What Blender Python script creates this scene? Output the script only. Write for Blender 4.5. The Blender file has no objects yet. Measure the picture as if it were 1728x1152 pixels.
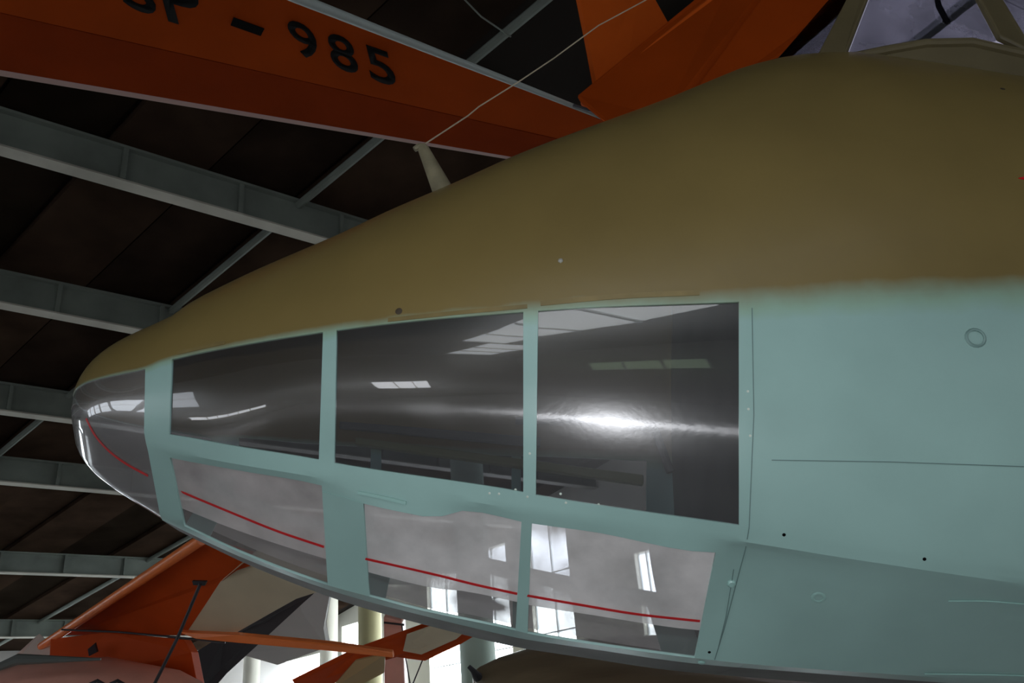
import bpy, bmesh, math, random
import numpy as np
from mathutils import Vector, Matrix
from mathutils.bvhtree import BVHTree
random.seed(3)
S = bpy.context.scene
COL = S.collection
V3 = Vector

# ---------------------------------------------------------------- camera
FPX, CX, CY = 1450.0, 864.0, 576.0
PITCH, ROLL = math.radians(24.3), math.radians(5.0)
EYE = V3((0, 0, 1.6))
_R0 = V3((1, 0, 0)); FWD = V3((0, math.cos(PITCH), math.sin(PITCH))); _U0 = V3((0, -math.sin(PITCH), math.cos(PITCH)))
RIGHT = _R0 * math.cos(ROLL) - _U0 * math.sin(ROLL)
UP = _U0 * math.cos(ROLL) + _R0 * math.sin(ROLL)
cd = bpy.data.cameras.new('camera'); cam = bpy.data.objects.new('camera', cd); COL.objects.link(cam)
cd.sensor_width = 36; cd.lens = FPX / 1728 * 36; cd.clip_start = 0.02; cd.clip_end = 200
M = Matrix((RIGHT, UP, -FWD)).transposed().to_4x4(); M.translation = EYE
cam.matrix_world = M
S.camera = cam
cd.dof.use_dof = False

# ---------------------------------------------------------------- world, exposure, lamps
w = bpy.data.worlds.new('world'); S.world = w; w.use_nodes = True
w.node_tree.nodes['Background'].inputs[0].default_value = (0.75, 0.85, 1.0, 1)
w.node_tree.nodes['Background'].inputs[1].default_value = 0.6
S.view_settings.view_transform = 'Standard'; S.view_settings.look = 'None'
S.view_settings.exposure = 0.0; S.view_settings.gamma = 1.0; S.view_settings.use_curve_mapping = False
WINDOW_GLOW = 9.0       # daylight in the windows of the far side, facing the sun
SHADE_GLOW = 4.0        # windows on the shaded side behind the camera
SKYLIGHT_GLOW = 0.95
FLASH_W = 9.0
fl = bpy.data.lights.new('camera_flash', 'AREA'); fl.shape = 'RECTANGLE'; fl.size = 0.05; fl.size_y = 0.03
fl.energy = FLASH_W; fl.color = (0.93, 0.95, 1.0); fl.spread = math.radians(150)
flo = bpy.data.objects.new('camera_flash', fl); COL.objects.link(flo)
flo.matrix_world = M @ Matrix.Translation((0.0, 0.09, 0.02))

# hall frame: b runs with the roof beams, n away from the camera to the far wall
HB = V3((0.77183, 0.63583, 0)); HN = V3((-0.63583, 0.77183, 0)); HZ = V3((0, 0, 1))
def hall(b, n, z): return V3((0, 0, 1.6)) + HB * b + HN * n + HZ * z
A0, SLP = 6.5, 0.12
def roof_h(n): return A0 - SLP * abs(n)
BMIN, BMAX, NMIN, NMAX = -17.0, 12.6, -13.0, 28.5

# ---------------------------------------------------------------- helpers
def ray(x, y): return RIGHT * (x - CX) + UP * (CY - y) + FWD * FPX
def at(x, y, d): return EYE + ray(x, y) * (d / FPX)
def proj(P):
    q = P - EYE; z = q.dot(FWD)
    return (CX + FPX * q.dot(RIGHT) / z, CY - FPX * q.dot(UP) / z)
def on_plane(x, y, p0, nrm):
    r = ray(x, y); return EYE + r * ((p0 - EYE).dot(nrm) / r.dot(nrm))
def on_z(x, y, h): return on_plane(x, y, V3((0, 0, 1.6 + h)), HZ)

MATS = {}
def mat(name, col, rough=0.5, metal=0.0, var=0.0, scale=6.0, bump=0.0, bscale=40.0, emit=None, spec=0.5, coat=0.0, stretch=None):
    m = bpy.data.materials.new(name); m.use_nodes = True; nt = m.node_tree; b = nt.nodes['Principled BSDF']
    b.inputs['Base Color'].default_value = (*col, 1); b.inputs['Roughness'].default_value = rough
    b.inputs['Metallic'].default_value = metal; b.inputs['Specular IOR Level'].default_value = spec
    b.inputs['Coat Weight'].default_value = coat; b.inputs['Coat Roughness'].default_value = 0.25
    tc = nt.nodes.new('ShaderNodeTexCoord'); mp = nt.nodes.new('ShaderNodeMapping')
    nt.links.new(tc.outputs['Object'], mp.inputs[0])
    if stretch: mp.inputs['Scale'].default_value = stretch
    if var:
        n = nt.nodes.new('ShaderNodeTexNoise'); n.inputs['Scale'].default_value = scale; n.inputs['Detail'].default_value = 6
        r = nt.nodes.new('ShaderNodeValToRGB')
        r.color_ramp.elements[0].position = 0.3; r.color_ramp.elements[1].position = 0.7
        r.color_ramp.elements[0].color = (*[c * (1 - var) for c in col], 1)
        r.color_ramp.elements[1].color = (*[min(1, c * (1 + var)) for c in col], 1)
        nt.links.new(mp.outputs[0], n.inputs['Vector']); nt.links.new(n.outputs[0], r.inputs[0]); nt.links.new(r.outputs[0], b.inputs['Base Color'])
    if bump:
        n2 = nt.nodes.new('ShaderNodeTexNoise'); n2.inputs['Scale'].default_value = bscale; n2.inputs['Detail'].default_value = 4
        bp = nt.nodes.new('ShaderNodeBump'); bp.inputs['Strength'].default_value = bump; bp.inputs['Distance'].default_value = 0.01
        nt.links.new(mp.outputs[0], n2.inputs['Vector']); nt.links.new(n2.outputs[0], bp.inputs['Height']); nt.links.new(bp.outputs[0], b.inputs['Normal'])
    if emit is not None:
        b.inputs['Emission Color'].default_value = (*col, 1); b.inputs['Emission Strength'].default_value = emit
    MATS[name] = m
    return m

def obj(name, verts, faces, m, parent=None, smooth=True, angle=35, **props):
    me = bpy.data.meshes.new(name); me.from_pydata([tuple(v) for v in verts], [], faces); me.validate(); me.update()
    if m: me.materials.append(m)
    if smooth:
        me.shade_smooth(); me.set_sharp_from_angle(angle=math.radians(angle))
    o = bpy.data.objects.new(name, me); COL.objects.link(o)
    if parent: o.parent = parent
    for k, v in props.items(): o[k] = v
    return o
def bmobj(name, bm, m, parent=None, smooth=True, angle=35, **props):
    bmesh.ops.recalc_face_normals(bm, faces=bm.faces)
    me = bpy.data.meshes.new(name); bm.to_mesh(me); bm.free(); me.materials.append(m)
    if smooth: me.shade_smooth(); me.set_sharp_from_angle(angle=math.radians(angle))
    o = bpy.data.objects.new(name, me); COL.objects.link(o)
    if parent: o.parent = parent
    for k, v in props.items(): o[k] = v
    return o
def empty(name, loc, **props):
    o = bpy.data.objects.new(name, None); COL.objects.link(o); o.location = loc; o.empty_display_size = 0.1
    for k, v in props.items(): o[k] = v
    return o
def adopt(root):
    """children were built in world coordinates: cancel the root's offset"""
    bpy.context.view_layer.update()
    for c in root.children: c.matrix_parent_inverse = Matrix.Translation(-root.location)
def slab(bm, pts, thick, bev=0.0):
    """polygon of world points extruded by a vector; optional bevel"""
    a = [bm.verts.new(p) for p in pts]; c = [bm.verts.new(p + thick) for p in pts]; n = len(pts)
    fs = [bm.faces.new(a), bm.faces.new(list(reversed(c)))]
    for i in range(n): fs.append(bm.faces.new((a[i], c[i], c[(i + 1) % n], a[(i + 1) % n])))
    if bev:
        es = list({e for f in fs for e in f.edges})
        bmesh.ops.bevel(bm, geom=es, offset=bev, segments=2, affect='EDGES', profile=0.5)
def hbox(bm, b0, b1, n0, n1, z0, z1, slope=True):
    """box in hall axes; z given above the eye, or as drop below the roof when slope"""
    def Z(n, z): return roof_h(n) + z if slope else z
    vs = [bm.verts.new(hall(b, n, Z(n, z))) for z in (z0, z1) for (b, n) in ((b0, n0), (b1, n0), (b1, n1), (b0, n1))]
    for f in ((3, 2, 1, 0), (4, 5, 6, 7), (0, 1, 5, 4), (1, 2, 6, 5), (2, 3, 7, 6), (3, 0, 4, 7)): bm.faces.new([vs[i] for i in f])
def tube(bm, pts, rad, seg=8, cap=True):
    rings = []
    for i, p in enumerate(pts):
        t = (pts[min(i + 1, len(pts) - 1)] - pts[max(i - 1, 0)]).normalized()
        a = t.orthogonal().normalized() if i == 0 else (rings_a - t * rings_a.dot(t)).normalized()
        rings_a = a; c = t.cross(a); r = rad[i] if isinstance(rad, (list, tuple)) else rad
        rings.append([bm.verts.new(p + (a * math.cos(k * 2 * math.pi / seg) + c * math.sin(k * 2 * math.pi / seg)) * r) for k in range(seg)])
    for i in range(len(rings) - 1):
        for k in range(seg): bm.faces.new((rings[i][k], rings[i][(k + 1) % seg], rings[i + 1][(k + 1) % seg], rings[i + 1][k]))
    if cap: bm.faces.new(list(reversed(rings[0]))); bm.faces.new(rings[-1])
def airfoil(bm, root_le, root_te, tip_le, tip_te, up, tc=0.12, n=12, steps=8):
    """a real aerofoil wing between two chords, rounded nose at le, thin te"""
    prof = []
    for i in range(n + 1):
        x = 0.5 * (1 - math.cos(math.pi * i / n)); prof.append((x, 5 * tc * (0.2969 * math.sqrt(x) - 0.126 * x - 0.3516 * x * x + 0.2843 * x ** 3 - 0.1036 * x ** 4)))
    loop = [(x, y) for x, y in prof] + [(x, -y * 0.25) for x, y in reversed(prof[1:-1])]
    rings = []
    for s in range(steps + 1):
        f = s / steps; le = root_le.lerp(tip_le, f); te = root_te.lerp(tip_te, f); c = te - le
        rings.append([bm.verts.new(le + c * x + up * (y * c.length)) for x, y in loop])
    m = len(loop)
    for s in range(steps):
        for k in range(m): bm.faces.new((rings[s][k], rings[s][(k + 1) % m], rings[s + 1][(k + 1) % m], rings[s + 1][k]))
    bm.faces.new(list(reversed(rings[0]))); bm.faces.new(rings[-1])

# ---------------------------------------------------------------- materials
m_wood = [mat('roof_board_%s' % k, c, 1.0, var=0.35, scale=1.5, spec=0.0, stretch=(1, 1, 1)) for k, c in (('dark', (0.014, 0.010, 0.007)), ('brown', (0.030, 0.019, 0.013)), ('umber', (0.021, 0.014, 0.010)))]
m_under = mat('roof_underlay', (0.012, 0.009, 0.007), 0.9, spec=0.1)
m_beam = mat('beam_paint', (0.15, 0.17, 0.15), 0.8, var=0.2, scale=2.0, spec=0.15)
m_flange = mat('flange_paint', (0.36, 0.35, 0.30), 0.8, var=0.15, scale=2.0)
m_wall = mat('wall_plaster', (0.78, 0.76, 0.66), 0.85, var=0.06, scale=0.6, bump=0.2, bscale=8)
m_wallgrey = mat('wall_grey', (0.42, 0.40, 0.38), 0.85, var=0.1, scale=0.6)
m_floor = mat('floor_concrete', (0.56, 0.55, 0.53), 0.3, var=0.15, scale=0.8, coat=0.3)
m_dayl = mat('daylit_pane', (0.86, 0.94, 1.0), 0.4, emit=WINDOW_GLOW)
m_shade = mat('shaded_side_pane', (0.86, 0.92, 1.0), 0.4, emit=SHADE_GLOW)
m_sky = mat('skylight_pane', (0.84, 0.82, 0.95), 0.4, emit=SKYLIGHT_GLOW)
m_sky2 = mat('shade_roof_pane', (0.90, 0.94, 0.96), 0.4, emit=SKYLIGHT_GLOW * 4.5)
m_sky3 = mat('dim_roof_pane', (0.90, 0.90, 0.94), 0.4, emit=SKYLIGHT_GLOW * 0.7)
m_wframe = mat('window_frame_paint', (0.70, 0.74, 0.74), 0.5)
m_khaki = mat('khaki_pillar', (0.42, 0.38, 0.20), 0.6, var=0.1, scale=1)
m_greenp = mat('green_pillar', (0.40, 0.52, 0.44), 0.5, var=0.06, scale=1)
m_whitep = mat('white_pillar', (0.85, 0.82, 0.72), 0.7, var=0.04, scale=1)
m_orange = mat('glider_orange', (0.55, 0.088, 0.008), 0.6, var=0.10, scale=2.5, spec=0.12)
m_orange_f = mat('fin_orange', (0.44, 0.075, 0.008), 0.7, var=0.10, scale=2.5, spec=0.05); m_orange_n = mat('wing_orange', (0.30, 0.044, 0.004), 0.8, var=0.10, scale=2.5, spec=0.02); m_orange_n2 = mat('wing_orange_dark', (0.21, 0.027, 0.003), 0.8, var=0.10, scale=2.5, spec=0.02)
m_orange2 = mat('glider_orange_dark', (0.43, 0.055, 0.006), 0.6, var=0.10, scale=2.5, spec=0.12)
m_orange3 = mat('glider_orange_light', (0.80, 0.20, 0.05), 0.35, var=0.06, scale=2.5)
m_pinkish = mat('glider_salmon', (0.85, 0.42, 0.33), 0.3, var=0.12, scale=2.5, coat=0.4)
m_cream = mat('wing_cream', (0.56, 0.49, 0.34), 0.55, var=0.06, scale=2.5)
m_greyedge = mat('edge_grey', (0.30, 0.34, 0.33), 0.5)
m_pinkedge = mat('edge_pinkgrey', (0.42, 0.27, 0.24), 0.5)
m_black = mat('letter_black', (0.004, 0.004, 0.004), 0.9, spec=0.05)
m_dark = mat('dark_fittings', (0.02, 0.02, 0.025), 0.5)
m_tarp = mat('drab_brown_gloss', (0.15, 0.115, 0.07), 0.28, var=0.15, scale=3, bump=0.5, bscale=4, coat=0.3, stretch=(0.5, 4, 4))
m_red = mat('red_line', (0.50, 0.012, 0.015), 0.45)
m_star = mat('star_red', (0.60, 0.0, 0.01), 0.4)
m_inside = mat('cabin_grey', (0.10, 0.105, 0.10), 0.6, var=0.2, scale=6)
m_lining = mat('cabin_lining', (0.42, 0.41, 0.40), 0.7)
m_metal = mat('bare_screw', (0.55, 0.55, 0.50), 0.35, metal=0.7)
m_canopy = mat('canopy_drab', (0.11, 0.09, 0.045), 0.45, var=0.12, scale=8)
m_mast = mat('mast_drab', (0.20, 0.18, 0.115), 0.28, var=0.25, scale=20, coat=0.3)
m_wire = mat('aerial_wire', (0.55, 0.47, 0.34), 0.4, metal=0.2)

BROWN, TEAL, PALE = (0.19, 0.140, 0.048), (0.295, 0.465, 0.435), (0.34, 0.52, 0.45)
def skin_material():
    m = bpy.data.materials.new('aircraft_paint'); m.use_nodes = True; nt = m.node_tree; N = nt.nodes; L = nt.links; b = N['Principled BSDF']
    b.inputs['Roughness'].default_value = 0.36; b.inputs['Coat Weight'].default_value = 0.12; b.inputs['Coat Roughness'].default_value = 0.2
    at_ = N.new('ShaderNodeAttribute'); at_.attribute_name = 'paint'
    tc = N.new('ShaderNodeTexCoord')
    n1 = N.new('ShaderNodeTexNoise'); n1.inputs['Scale'].default_value = 14; n1.inputs['Detail'].default_value = 5
    L.new(tc.outputs['Object'], n1.inputs['Vector'])
    ma = N.new('ShaderNodeMath'); ma.operation = 'MULTIPLY_ADD'; ma.inputs[1].default_value = 0.16; L.new(n1.outputs[0], ma.inputs[0])
    sub = N.new('ShaderNodeMath'); sub.operation = 'SUBTRACT'; sub.inputs[1].default_value = 0.08; L.new(at_.outputs['Fac'], sub.inputs[0]); L.new(sub.outputs[0], ma.inputs[2])
    rr = N.new('ShaderNodeValToRGB'); rr.color_ramp.elements[0].position = 0.30; rr.color_ramp.elements[1].position = 0.70
    rr.color_ramp.elements[0].color = (*TEAL, 1); rr.color_ramp.elements[1].color = (*BROWN, 1)
    e = rr.color_ramp.elements.new(0.42); e.color = (0.27, 0.42, 0.33, 1)
    L.new(ma.outputs[0], rr.inputs[0])
    # gentle patchiness of hand-brushed paint
    n2 = N.new('ShaderNodeTexNoise'); n2.inputs['Scale'].default_value = 3.2; n2.inputs['Detail'].default_value = 7
    L.new(tc.outputs['Object'], n2.inputs['Vector'])
    mr = N.new('ShaderNodeMapRange'); mr.inputs[1].default_value = 0.1; mr.inputs[2].default_value = 0.9; mr.inputs[3].default_value = 0.82; mr.inputs[4].default_value = 1.18
    L.new(n2.outputs[0], mr.inputs[0])
    mx = N.new('ShaderNodeMix'); mx.data_type = 'RGBA'; mx.blend_type = 'MULTIPLY'; mx.inputs[0].default_value = 1
    L.new(rr.outputs[0], mx.inputs[6]); L.new(mr.outputs[0], mx.inputs[7]); L.new(mx.outputs[2], b.inputs['Base Color'])
    mr2 = N.new('ShaderNodeMapRange'); mr2.inputs[1].default_value = 0.3; mr2.inputs[2].default_value = 0.7; mr2.inputs[3].default_value = 0.27; mr2.inputs[4].default_value = 0.38
    L.new(n1.outputs[0], mr2.inputs[0]); b.inputs['Roughness'].default_value = 0.33
    n3 = N.new('ShaderNodeTexNoise'); n3.inputs['Scale'].default_value = 5.0; n3.inputs['Detail'].default_value = 3; L.new(tc.outputs['Object'], n3.inputs['Vector'])
    bp = N.new('ShaderNodeBump'); bp.inputs['Strength'].default_value = 0.25; bp.inputs['Distance'].default_value = 0.01
    L.new(n3.outputs[0], bp.inputs['Height']); L.new(bp.outputs[0], b.inputs['Normal'])
    return m
m_skin = skin_material()
def pane_material(name, haze, haze_col, tint, gloss_rough=0.015, scratch=0.06, milky=0.0, refl=0.045, glow=0.5):
    """old acrylic: clear body with a light dusty haze, sharp and scratched reflections"""
    m = bpy.data.materials.new(name); m.use_nodes = True; nt = m.node_tree; N = nt.nodes; L = nt.links
    N.remove(N['Principled BSDF']); out = N['Material Output']
    tr = N.new('ShaderNodeBsdfTransparent'); tr.inputs[0].default_value = (*tint, 1)
    df = N.new('ShaderNodeBsdfDiffuse'); df.inputs[0].default_value = (*haze_col, 1)
    tc = N.new('ShaderNodeTexCoord'); n = N.new('ShaderNodeTexNoise'); n.inputs['Scale'].default_value = 7; n.inputs['Detail'].default_value = 7
    L.new(tc.outputs['Object'], n.inputs['Vector'])
    mr = N.new('ShaderNodeMapRange'); mr.inputs[1].default_value = 0.3; mr.inputs[2].default_value = 0.75; mr.inputs[3].default_value = haze * 0.7; mr.inputs[4].default_value = haze * 1.3
    L.new(n.outputs[0], mr.inputs[0])
    tl = N.new('ShaderNodeBsdfTranslucent'); tl.inputs[0].default_value = (*haze_col, 1)
    mt = N.new('ShaderNodeMixShader'); mt.inputs[0].default_value = milky; L.new(df.outputs[0], mt.inputs[1]); L.new(tl.outputs[0], mt.inputs[2])
    mh = N.new('ShaderNodeMixShader'); L.new(mr.outputs[0], mh.inputs[0]); L.new(tr.outputs[0], mh.inputs[1]); L.new(mt.outputs[0], mh.inputs[2])
    g1 = N.new('ShaderNodeBsdfGlossy'); g1.inputs['Roughness'].default_value = gloss_rough; g1.inputs[0].default_value = (1, 1, 1, 1)
    lw = N.new('ShaderNodeLayerWeight'); lw.inputs['Blend'].default_value = 0.5
    pw = N.new('ShaderNodeMath'); pw.operation = 'POWER'; pw.inputs[1].default_value = 4.0; L.new(lw.outputs['Facing'], pw.inputs[0])
    mf = N.new('ShaderNodeMath'); mf.operation = 'MULTIPLY_ADD'; mf.inputs[1].default_value = 0.8; mf.inputs[2].default_value = refl; L.new(pw.outputs[0], mf.inputs[0])
    m1 = N.new('ShaderNodeMixShader'); L.new(mf.outputs[0], m1.inputs[0]); L.new(mh.outputs[0], m1.inputs[1]); L.new(g1.outputs[0], m1.inputs[2])
    # fine polishing scratches spread the light along the pane
    g2 = N.new('ShaderNodeBsdfAnisotropic') if hasattr(bpy.types, 'ShaderNodeBsdfAnisotropic') else N.new('ShaderNodeBsdfGlossy')
    g2.inputs['Roughness'].default_value = 0.22
    if 'Anisotropy' in g2.inputs: g2.inputs['Anisotropy'].default_value = 0.72; g2.inputs['Rotation'].default_value = 0.25
    tg = N.new('ShaderNodeTangent'); tg.direction_type = 'UV_MAP'; tg.uv_map = 'uv'
    if 'Tangent' in g2.inputs: L.new(tg.outputs[0], g2.inputs['Tangent'])
    m2 = N.new('ShaderNodeMixShader'); m2.inputs[0].default_value = scratch
    L.new(m1.outputs[0], m2.inputs[1]); L.new(g2.outputs[0], m2.inputs[2])
    g3 = N.new('ShaderNodeBsdfGlossy'); g3.inputs['Roughness'].default_value = 0.25
    m3 = N.new('ShaderNodeMixShader'); m3.inputs[0].default_value = min(1.0, scratch * glow)
    L.new(m2.outputs[0], m3.inputs[1]); L.new(g3.outputs[0], m3.inputs[2])
    n4 = N.new('ShaderNodeTexNoise'); n4.inputs['Scale'].default_value = 60; n4.inputs['Detail'].default_value = 5; L.new(tc.outputs['Object'], n4.inputs['Vector'])
    bp = N.new('ShaderNodeBump'); bp.inputs['Strength'].default_value = 0.07; bp.inputs['Distance'].default_value = 0.002
    L.new(n4.outputs[0], bp.inputs['Height'])
    for g in (g2, g3): L.new(bp.outputs[0], g.inputs['Normal'])
    L.new(m3.outputs[0], out.inputs['Surface'])
    return m
m_pane_up = pane_material('acrylic_upper', 0.05, (0.35, 0.35, 0.38), (0.50, 0.50, 0.54), scratch=0.022, glow=2.2)
m_pane_low = pane_material('acrylic_lower', 0.84, (0.96, 0.93, 0.92), (0.92, 0.92, 0.92), scratch=0.03, milky=0.3)
m_pane_low1 = pane_material('acrylic_lower_front', 0.60, (0.86, 0.80, 0.79), (0.85, 0.85, 0.85), scratch=0.03, milky=0.3)
m_pane_edge = pane_material('acrylic_shade_band', 0.16, (0.6, 0.56, 0.56), (0.75, 0.75, 0.75), scratch=0.03)
m_pane_nose = pane_material('acrylic_nose', 0.22, (0.6, 0.58, 0.58), (0.72, 0.72, 0.76), refl=0.09)
m_pane_canopy = pane_material('acrylic_canopy', 0.35, (0.80, 0.80, 0.82), (0.9, 0.9, 0.95))

# ================================================================ THE HALL
def structure(name, bm, m, parent=None, **p):
    o = bmobj(name, bm, m, parent, smooth=False, **p)
    if parent is None: o['kind'] = 'structure'
    return o
bm = bmesh.new(); hbox(bm, BMIN, BMAX, NMIN, NMAX, -1.75, -1.6, slope=False); structure('floor', bm, m_floor)
bm = bmesh.new()
hbox(bm, BMIN, BMAX, 0, NMAX, 0.10, 0.25); hbox(bm, BMIN, BMAX, NMIN, 0, 0.10, 0.25)
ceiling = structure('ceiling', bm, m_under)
# wide roof boards running from the ridge down to the eaves, every second one standing proud
K_SL = -0.211
SKYS = [(5.6, 11.4, 0.2, 5.2, 5), (-11.6, -3.8, -8.4, -5.9, 4), (-16.4, -11.9, -10.6, -7.6, 3), (-3.0, 0.0, -7.6, -5.6, 3)]     # roof glazing: b0,b1,n0,n1,bars
i = 0; b = -16.0
while b < 17.5:
    w_ = 1.0
    for (n0, n1) in ((0.0, 5.3), (5.3, 9.4), (9.4, 14.6), (14.6, NMAX)):
        q = []
        for n in (n0, n1):
            for bb in (b, b + w_ - 0.05): q.append((min(max(bb + K_SL * n, BMIN), BMAX), n))
        if q[1][0] - q[0][0] < 0.05 and q[3][0] - q[2][0] < 0.05: continue
        if n0 == 0.0 and q[1][0] > SKYS[0][0] - 0.3 and q[2][0] < SKYS[0][1]: continue
        zt = 0.09; zb = 0.0 if i % 2 else 0.06
        bm = bmesh.new()
        vs = [bm.verts.new(hall(x, n, roof_h(n) + z)) for z in (zb, zt) for (x, n) in (q[0], q[1], q[3], q[2])]
        for f in ((3, 2, 1, 0), (4, 5, 6, 7), (0, 1, 5, 4), (1, 2, 6, 5), (2, 3, 7, 6), (3, 0, 4, 7)): bm.faces.new([vs[j] for j in f])
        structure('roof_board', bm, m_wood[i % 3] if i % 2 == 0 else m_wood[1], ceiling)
    b += w_; i += 1
# skylight of glazed panels between bars
for q, (s0, s1, t0, t1, nb) in enumerate(SKYS):
    sk = empty('window_%d' % (q + 80), hall((s0 + s1) / 2, (t0 + t1) / 2, 5.9), kind='structure')
    for k in range(nb):
        b0 = s0 + (s1 - s0) * k / nb; b1 = s0 + (s1 - s0) * (k + 1) / nb
        bm = bmesh.new(); hbox(bm, b0 + 0.05, b1 - 0.05, t0, t1, 0.03, 0.06); bmobj('pane', bm, m_sky if q == 0 else m_sky3 if q == 3 else m_sky2, sk, smooth=False)
        bm = bmesh.new(); hbox(bm, b0 - 0.05, b0 + 0.05, t0, t1, -0.05, 0.09); bmobj('glazing_bar', bm, m_wframe, sk, smooth=False)
    adopt(sk)
# roof beams: steel sections with a web and a light lower flange
BE = [(0.680, 'roof beam nearest to the nose, lowest edge pale, under the orange wing'),
      (0.4775, 'second roof beam down, ending behind the brown nose shoulder'),
      (0.353, 'third roof beam down, meeting the glazed nose tip'),
      (0.2765, 'fourth roof beam down, just below the level of the nose tip'),
      (0.185, 'fifth roof beam down, above the orange tail fin'),
      (0.123, 'lowest and farthest roof beam, ending at the orange tail fin')]
for m_, lab in BE:
    n = A0 / (m_ + SLP + 0.0)          # where the line of sight meets the roof slope
    n = (A0 - 0.42) / (m_ + SLP)
    bmx = empty('roof_beam', hall(0, n, roof_h(n) - 0.42), label=lab, category='beam', group='grey steel beams under the roof')
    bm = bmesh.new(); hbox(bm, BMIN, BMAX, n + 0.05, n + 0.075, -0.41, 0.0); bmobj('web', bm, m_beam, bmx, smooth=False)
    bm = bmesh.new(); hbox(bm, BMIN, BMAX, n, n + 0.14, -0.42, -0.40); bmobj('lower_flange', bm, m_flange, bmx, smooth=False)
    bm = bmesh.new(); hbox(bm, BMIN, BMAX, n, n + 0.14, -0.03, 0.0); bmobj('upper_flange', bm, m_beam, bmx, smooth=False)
    for k in range(24):
        bb = -15 + k * 1.18
        bm = bmesh.new(); hbox(bm, bb, bb + 0.05, n + 0.005, n + 0.05, -0.39, -0.03); bmobj('stiffener', bm, m_beam, bmx, smooth=False)
    adopt(bmx)
# slim rods under the boards, square to the beams
for B0, lab in ((5.0, 'long thin pale rod under the roof crossing behind the nearest beam'), (9.77, 'thin pale rod under the roof beside the orange tail fin'),
                (0.6, 'thin pale rod under the roof at the far left edge')):
    bm = bmesh.new(); pts = [hall(B0 + K_SL * n, n, roof_h(n) - 0.05) for n in (0.3, 27.5)]
    tube(bm, pts, 0.045, 8); bmobj('roof_rod', bm, m_beam, None, label=lab, category='rod', group='rods under the roof')
# walls
def wall_with_windows(name, along, fixed, a0, a1, z_sill, z_head, wins, first, mat_low, grey_from=None, ztop=None, thick=0.3, sign=1, rows=4, cols=2, glass=None):
    """wall made of piers and bands around real openings; each window > pane, frame_bar"""
    def box(bm, s0, s1, z0, z1, d0=0.0, d1=thick):
        if along == 'b': hbox(bm, s0, s1, min(fixed + sign * d0, fixed + sign * d1), max(fixed + sign * d0, fixed + sign * d1), z0, z1, slope=False)
        else: hbox(bm, min(fixed + sign * d0, fixed + sign * d1), max(fixed + sign * d0, fixed + sign * d1), s0, s1, z0, z1, slope=False)
    bm = bmesh.new(); box(bm, a0, a1, -1.6, z_sill)
    cur = a0
    for (s0, s1) in wins: box(bm, cur, s0, z_sill, z_head); cur = s1
    box(bm, cur, a1, z_sill, z_head)
    structure(name, bm, mat_low)
    bm = bmesh.new()
    def top(s): return roof_h(s) + 0.1 if along == 'n' else roof_h(fixed) + 0.1
    if along == 'n':
        seg = [a0] + ([0.0] if a0 < 0 < a1 else []) + [a1]
        for s0, s1 in zip(seg, seg[1:]):
            vs = [bm.verts.new(hall(x, s, z)) for (s, zt) in ((s0, top(s0)), (s1, top(s1))) for (x, z) in ((fixed, z_head), (fixed + sign * thick, z_head), (fixed + sign * thick, zt), (fixed, zt))]
            for f in ((0, 1, 2, 3), (7, 6, 5, 4), (0, 4, 5, 1), (1, 5, 6, 2), (2, 6, 7, 3), (3, 7, 4, 0)): bm.faces.new([vs[j] for j in f])
    else: box(bm, a0, a1, z_head, top(0))
    structure('trim_%d' % (first + 20), bm, m_wallgrey if grey_from else mat_low)
    for k, (s0, s1) in enumerate(wins):
        mid = (s0 + s1) / 2
        e = empty('window_%d' % (first + k), hall(mid, fixed, z_sill) if along == 'b' else hall(fixed, mid, z_sill), kind='structure')
        for c in range(cols):
            for r in range(rows):
                p0 = s0 + (s1 - s0) * c / cols; p1 = s0 + (s1 - s0) * (c + 1) / cols
                q0 = z_sill + (z_head - z_sill) * r / rows; q1 = z_sill + (z_head - z_sill) * (r + 1) / rows
                bm = bmesh.new(); box(bm, p0 + 0.03, p1 - 0.03, q0 + 0.03, q1 - 0.03, 0.14, 0.17); bmobj('pane', bm, glass or m_dayl, e, smooth=False)
        for c in range(cols + 1):
            p0 = s0 + (s1 - s0) * c / cols; bm = bmesh.new(); box(bm, p0 - 0.03, p0 + 0.03, z_sill, z_head, 0.10, 0.20); bmobj('frame_bar', bm, m_wframe, e, smooth=False)
        for r in range(rows + 1):
            q0 = z_sill + (z_head - z_sill) * r / rows; bm = bmesh.new(); box(bm, s0, s1, q0 - 0.03, q0 + 0.03, 0.11, 0.19); bmobj('frame_bar', bm, m_wframe, e, smooth=False)
        adopt(e)
# right wall (b = BMAX), seen low in the picture between the gliders and through the lower panes
def n_at(x, y, b=BMAX):
    r = ray(x, y); return b * r.dot(HN) / r.dot(HB)
print('n_at', [(x, round(n_at(x, 1050), 2)) for x in (410, 465, 541, 577, 604, 645, 720, 775, 838, 900, 970, 1085, 1115)])
LW = [(4.4 + 1.75 * k, 5.9 + 1.75 * k) for k in range(7)]
edges = [(970, 900), (862, 800), (778, 722), (604, 577), (540, 466)]
wins = [(n_at(1340, 1050), n_at(1250, 1050)), (n_at(1115, 1050), n_at(1085, 1050))] + [(n_at(a, 1050), n_at(c, 1050)) for a, c in edges]
wins = [(round(a, 2), round(c, 2)) for a, c in wins]
def sloped(bm, s0, s1, z0, drop, d0, d1):
    """block on the right wall whose top follows the roof"""
    vs = [bm.verts.new(hall(BMAX + d, s, z)) for (s, zt) in ((s0, roof_h(s0) - drop), (s1, roof_h(s1) - drop)) for (d, z) in ((d0, z0), (d1, z0), (d1, zt), (d0, zt))]
    for f in ((0, 1, 2, 3), (7, 6, 5, 4), (0, 4, 5, 1), (1, 5, 6, 2), (2, 6, 7, 3), (3, 7, 4, 0)): bm.faces.new([vs[j] for j in f])
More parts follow.
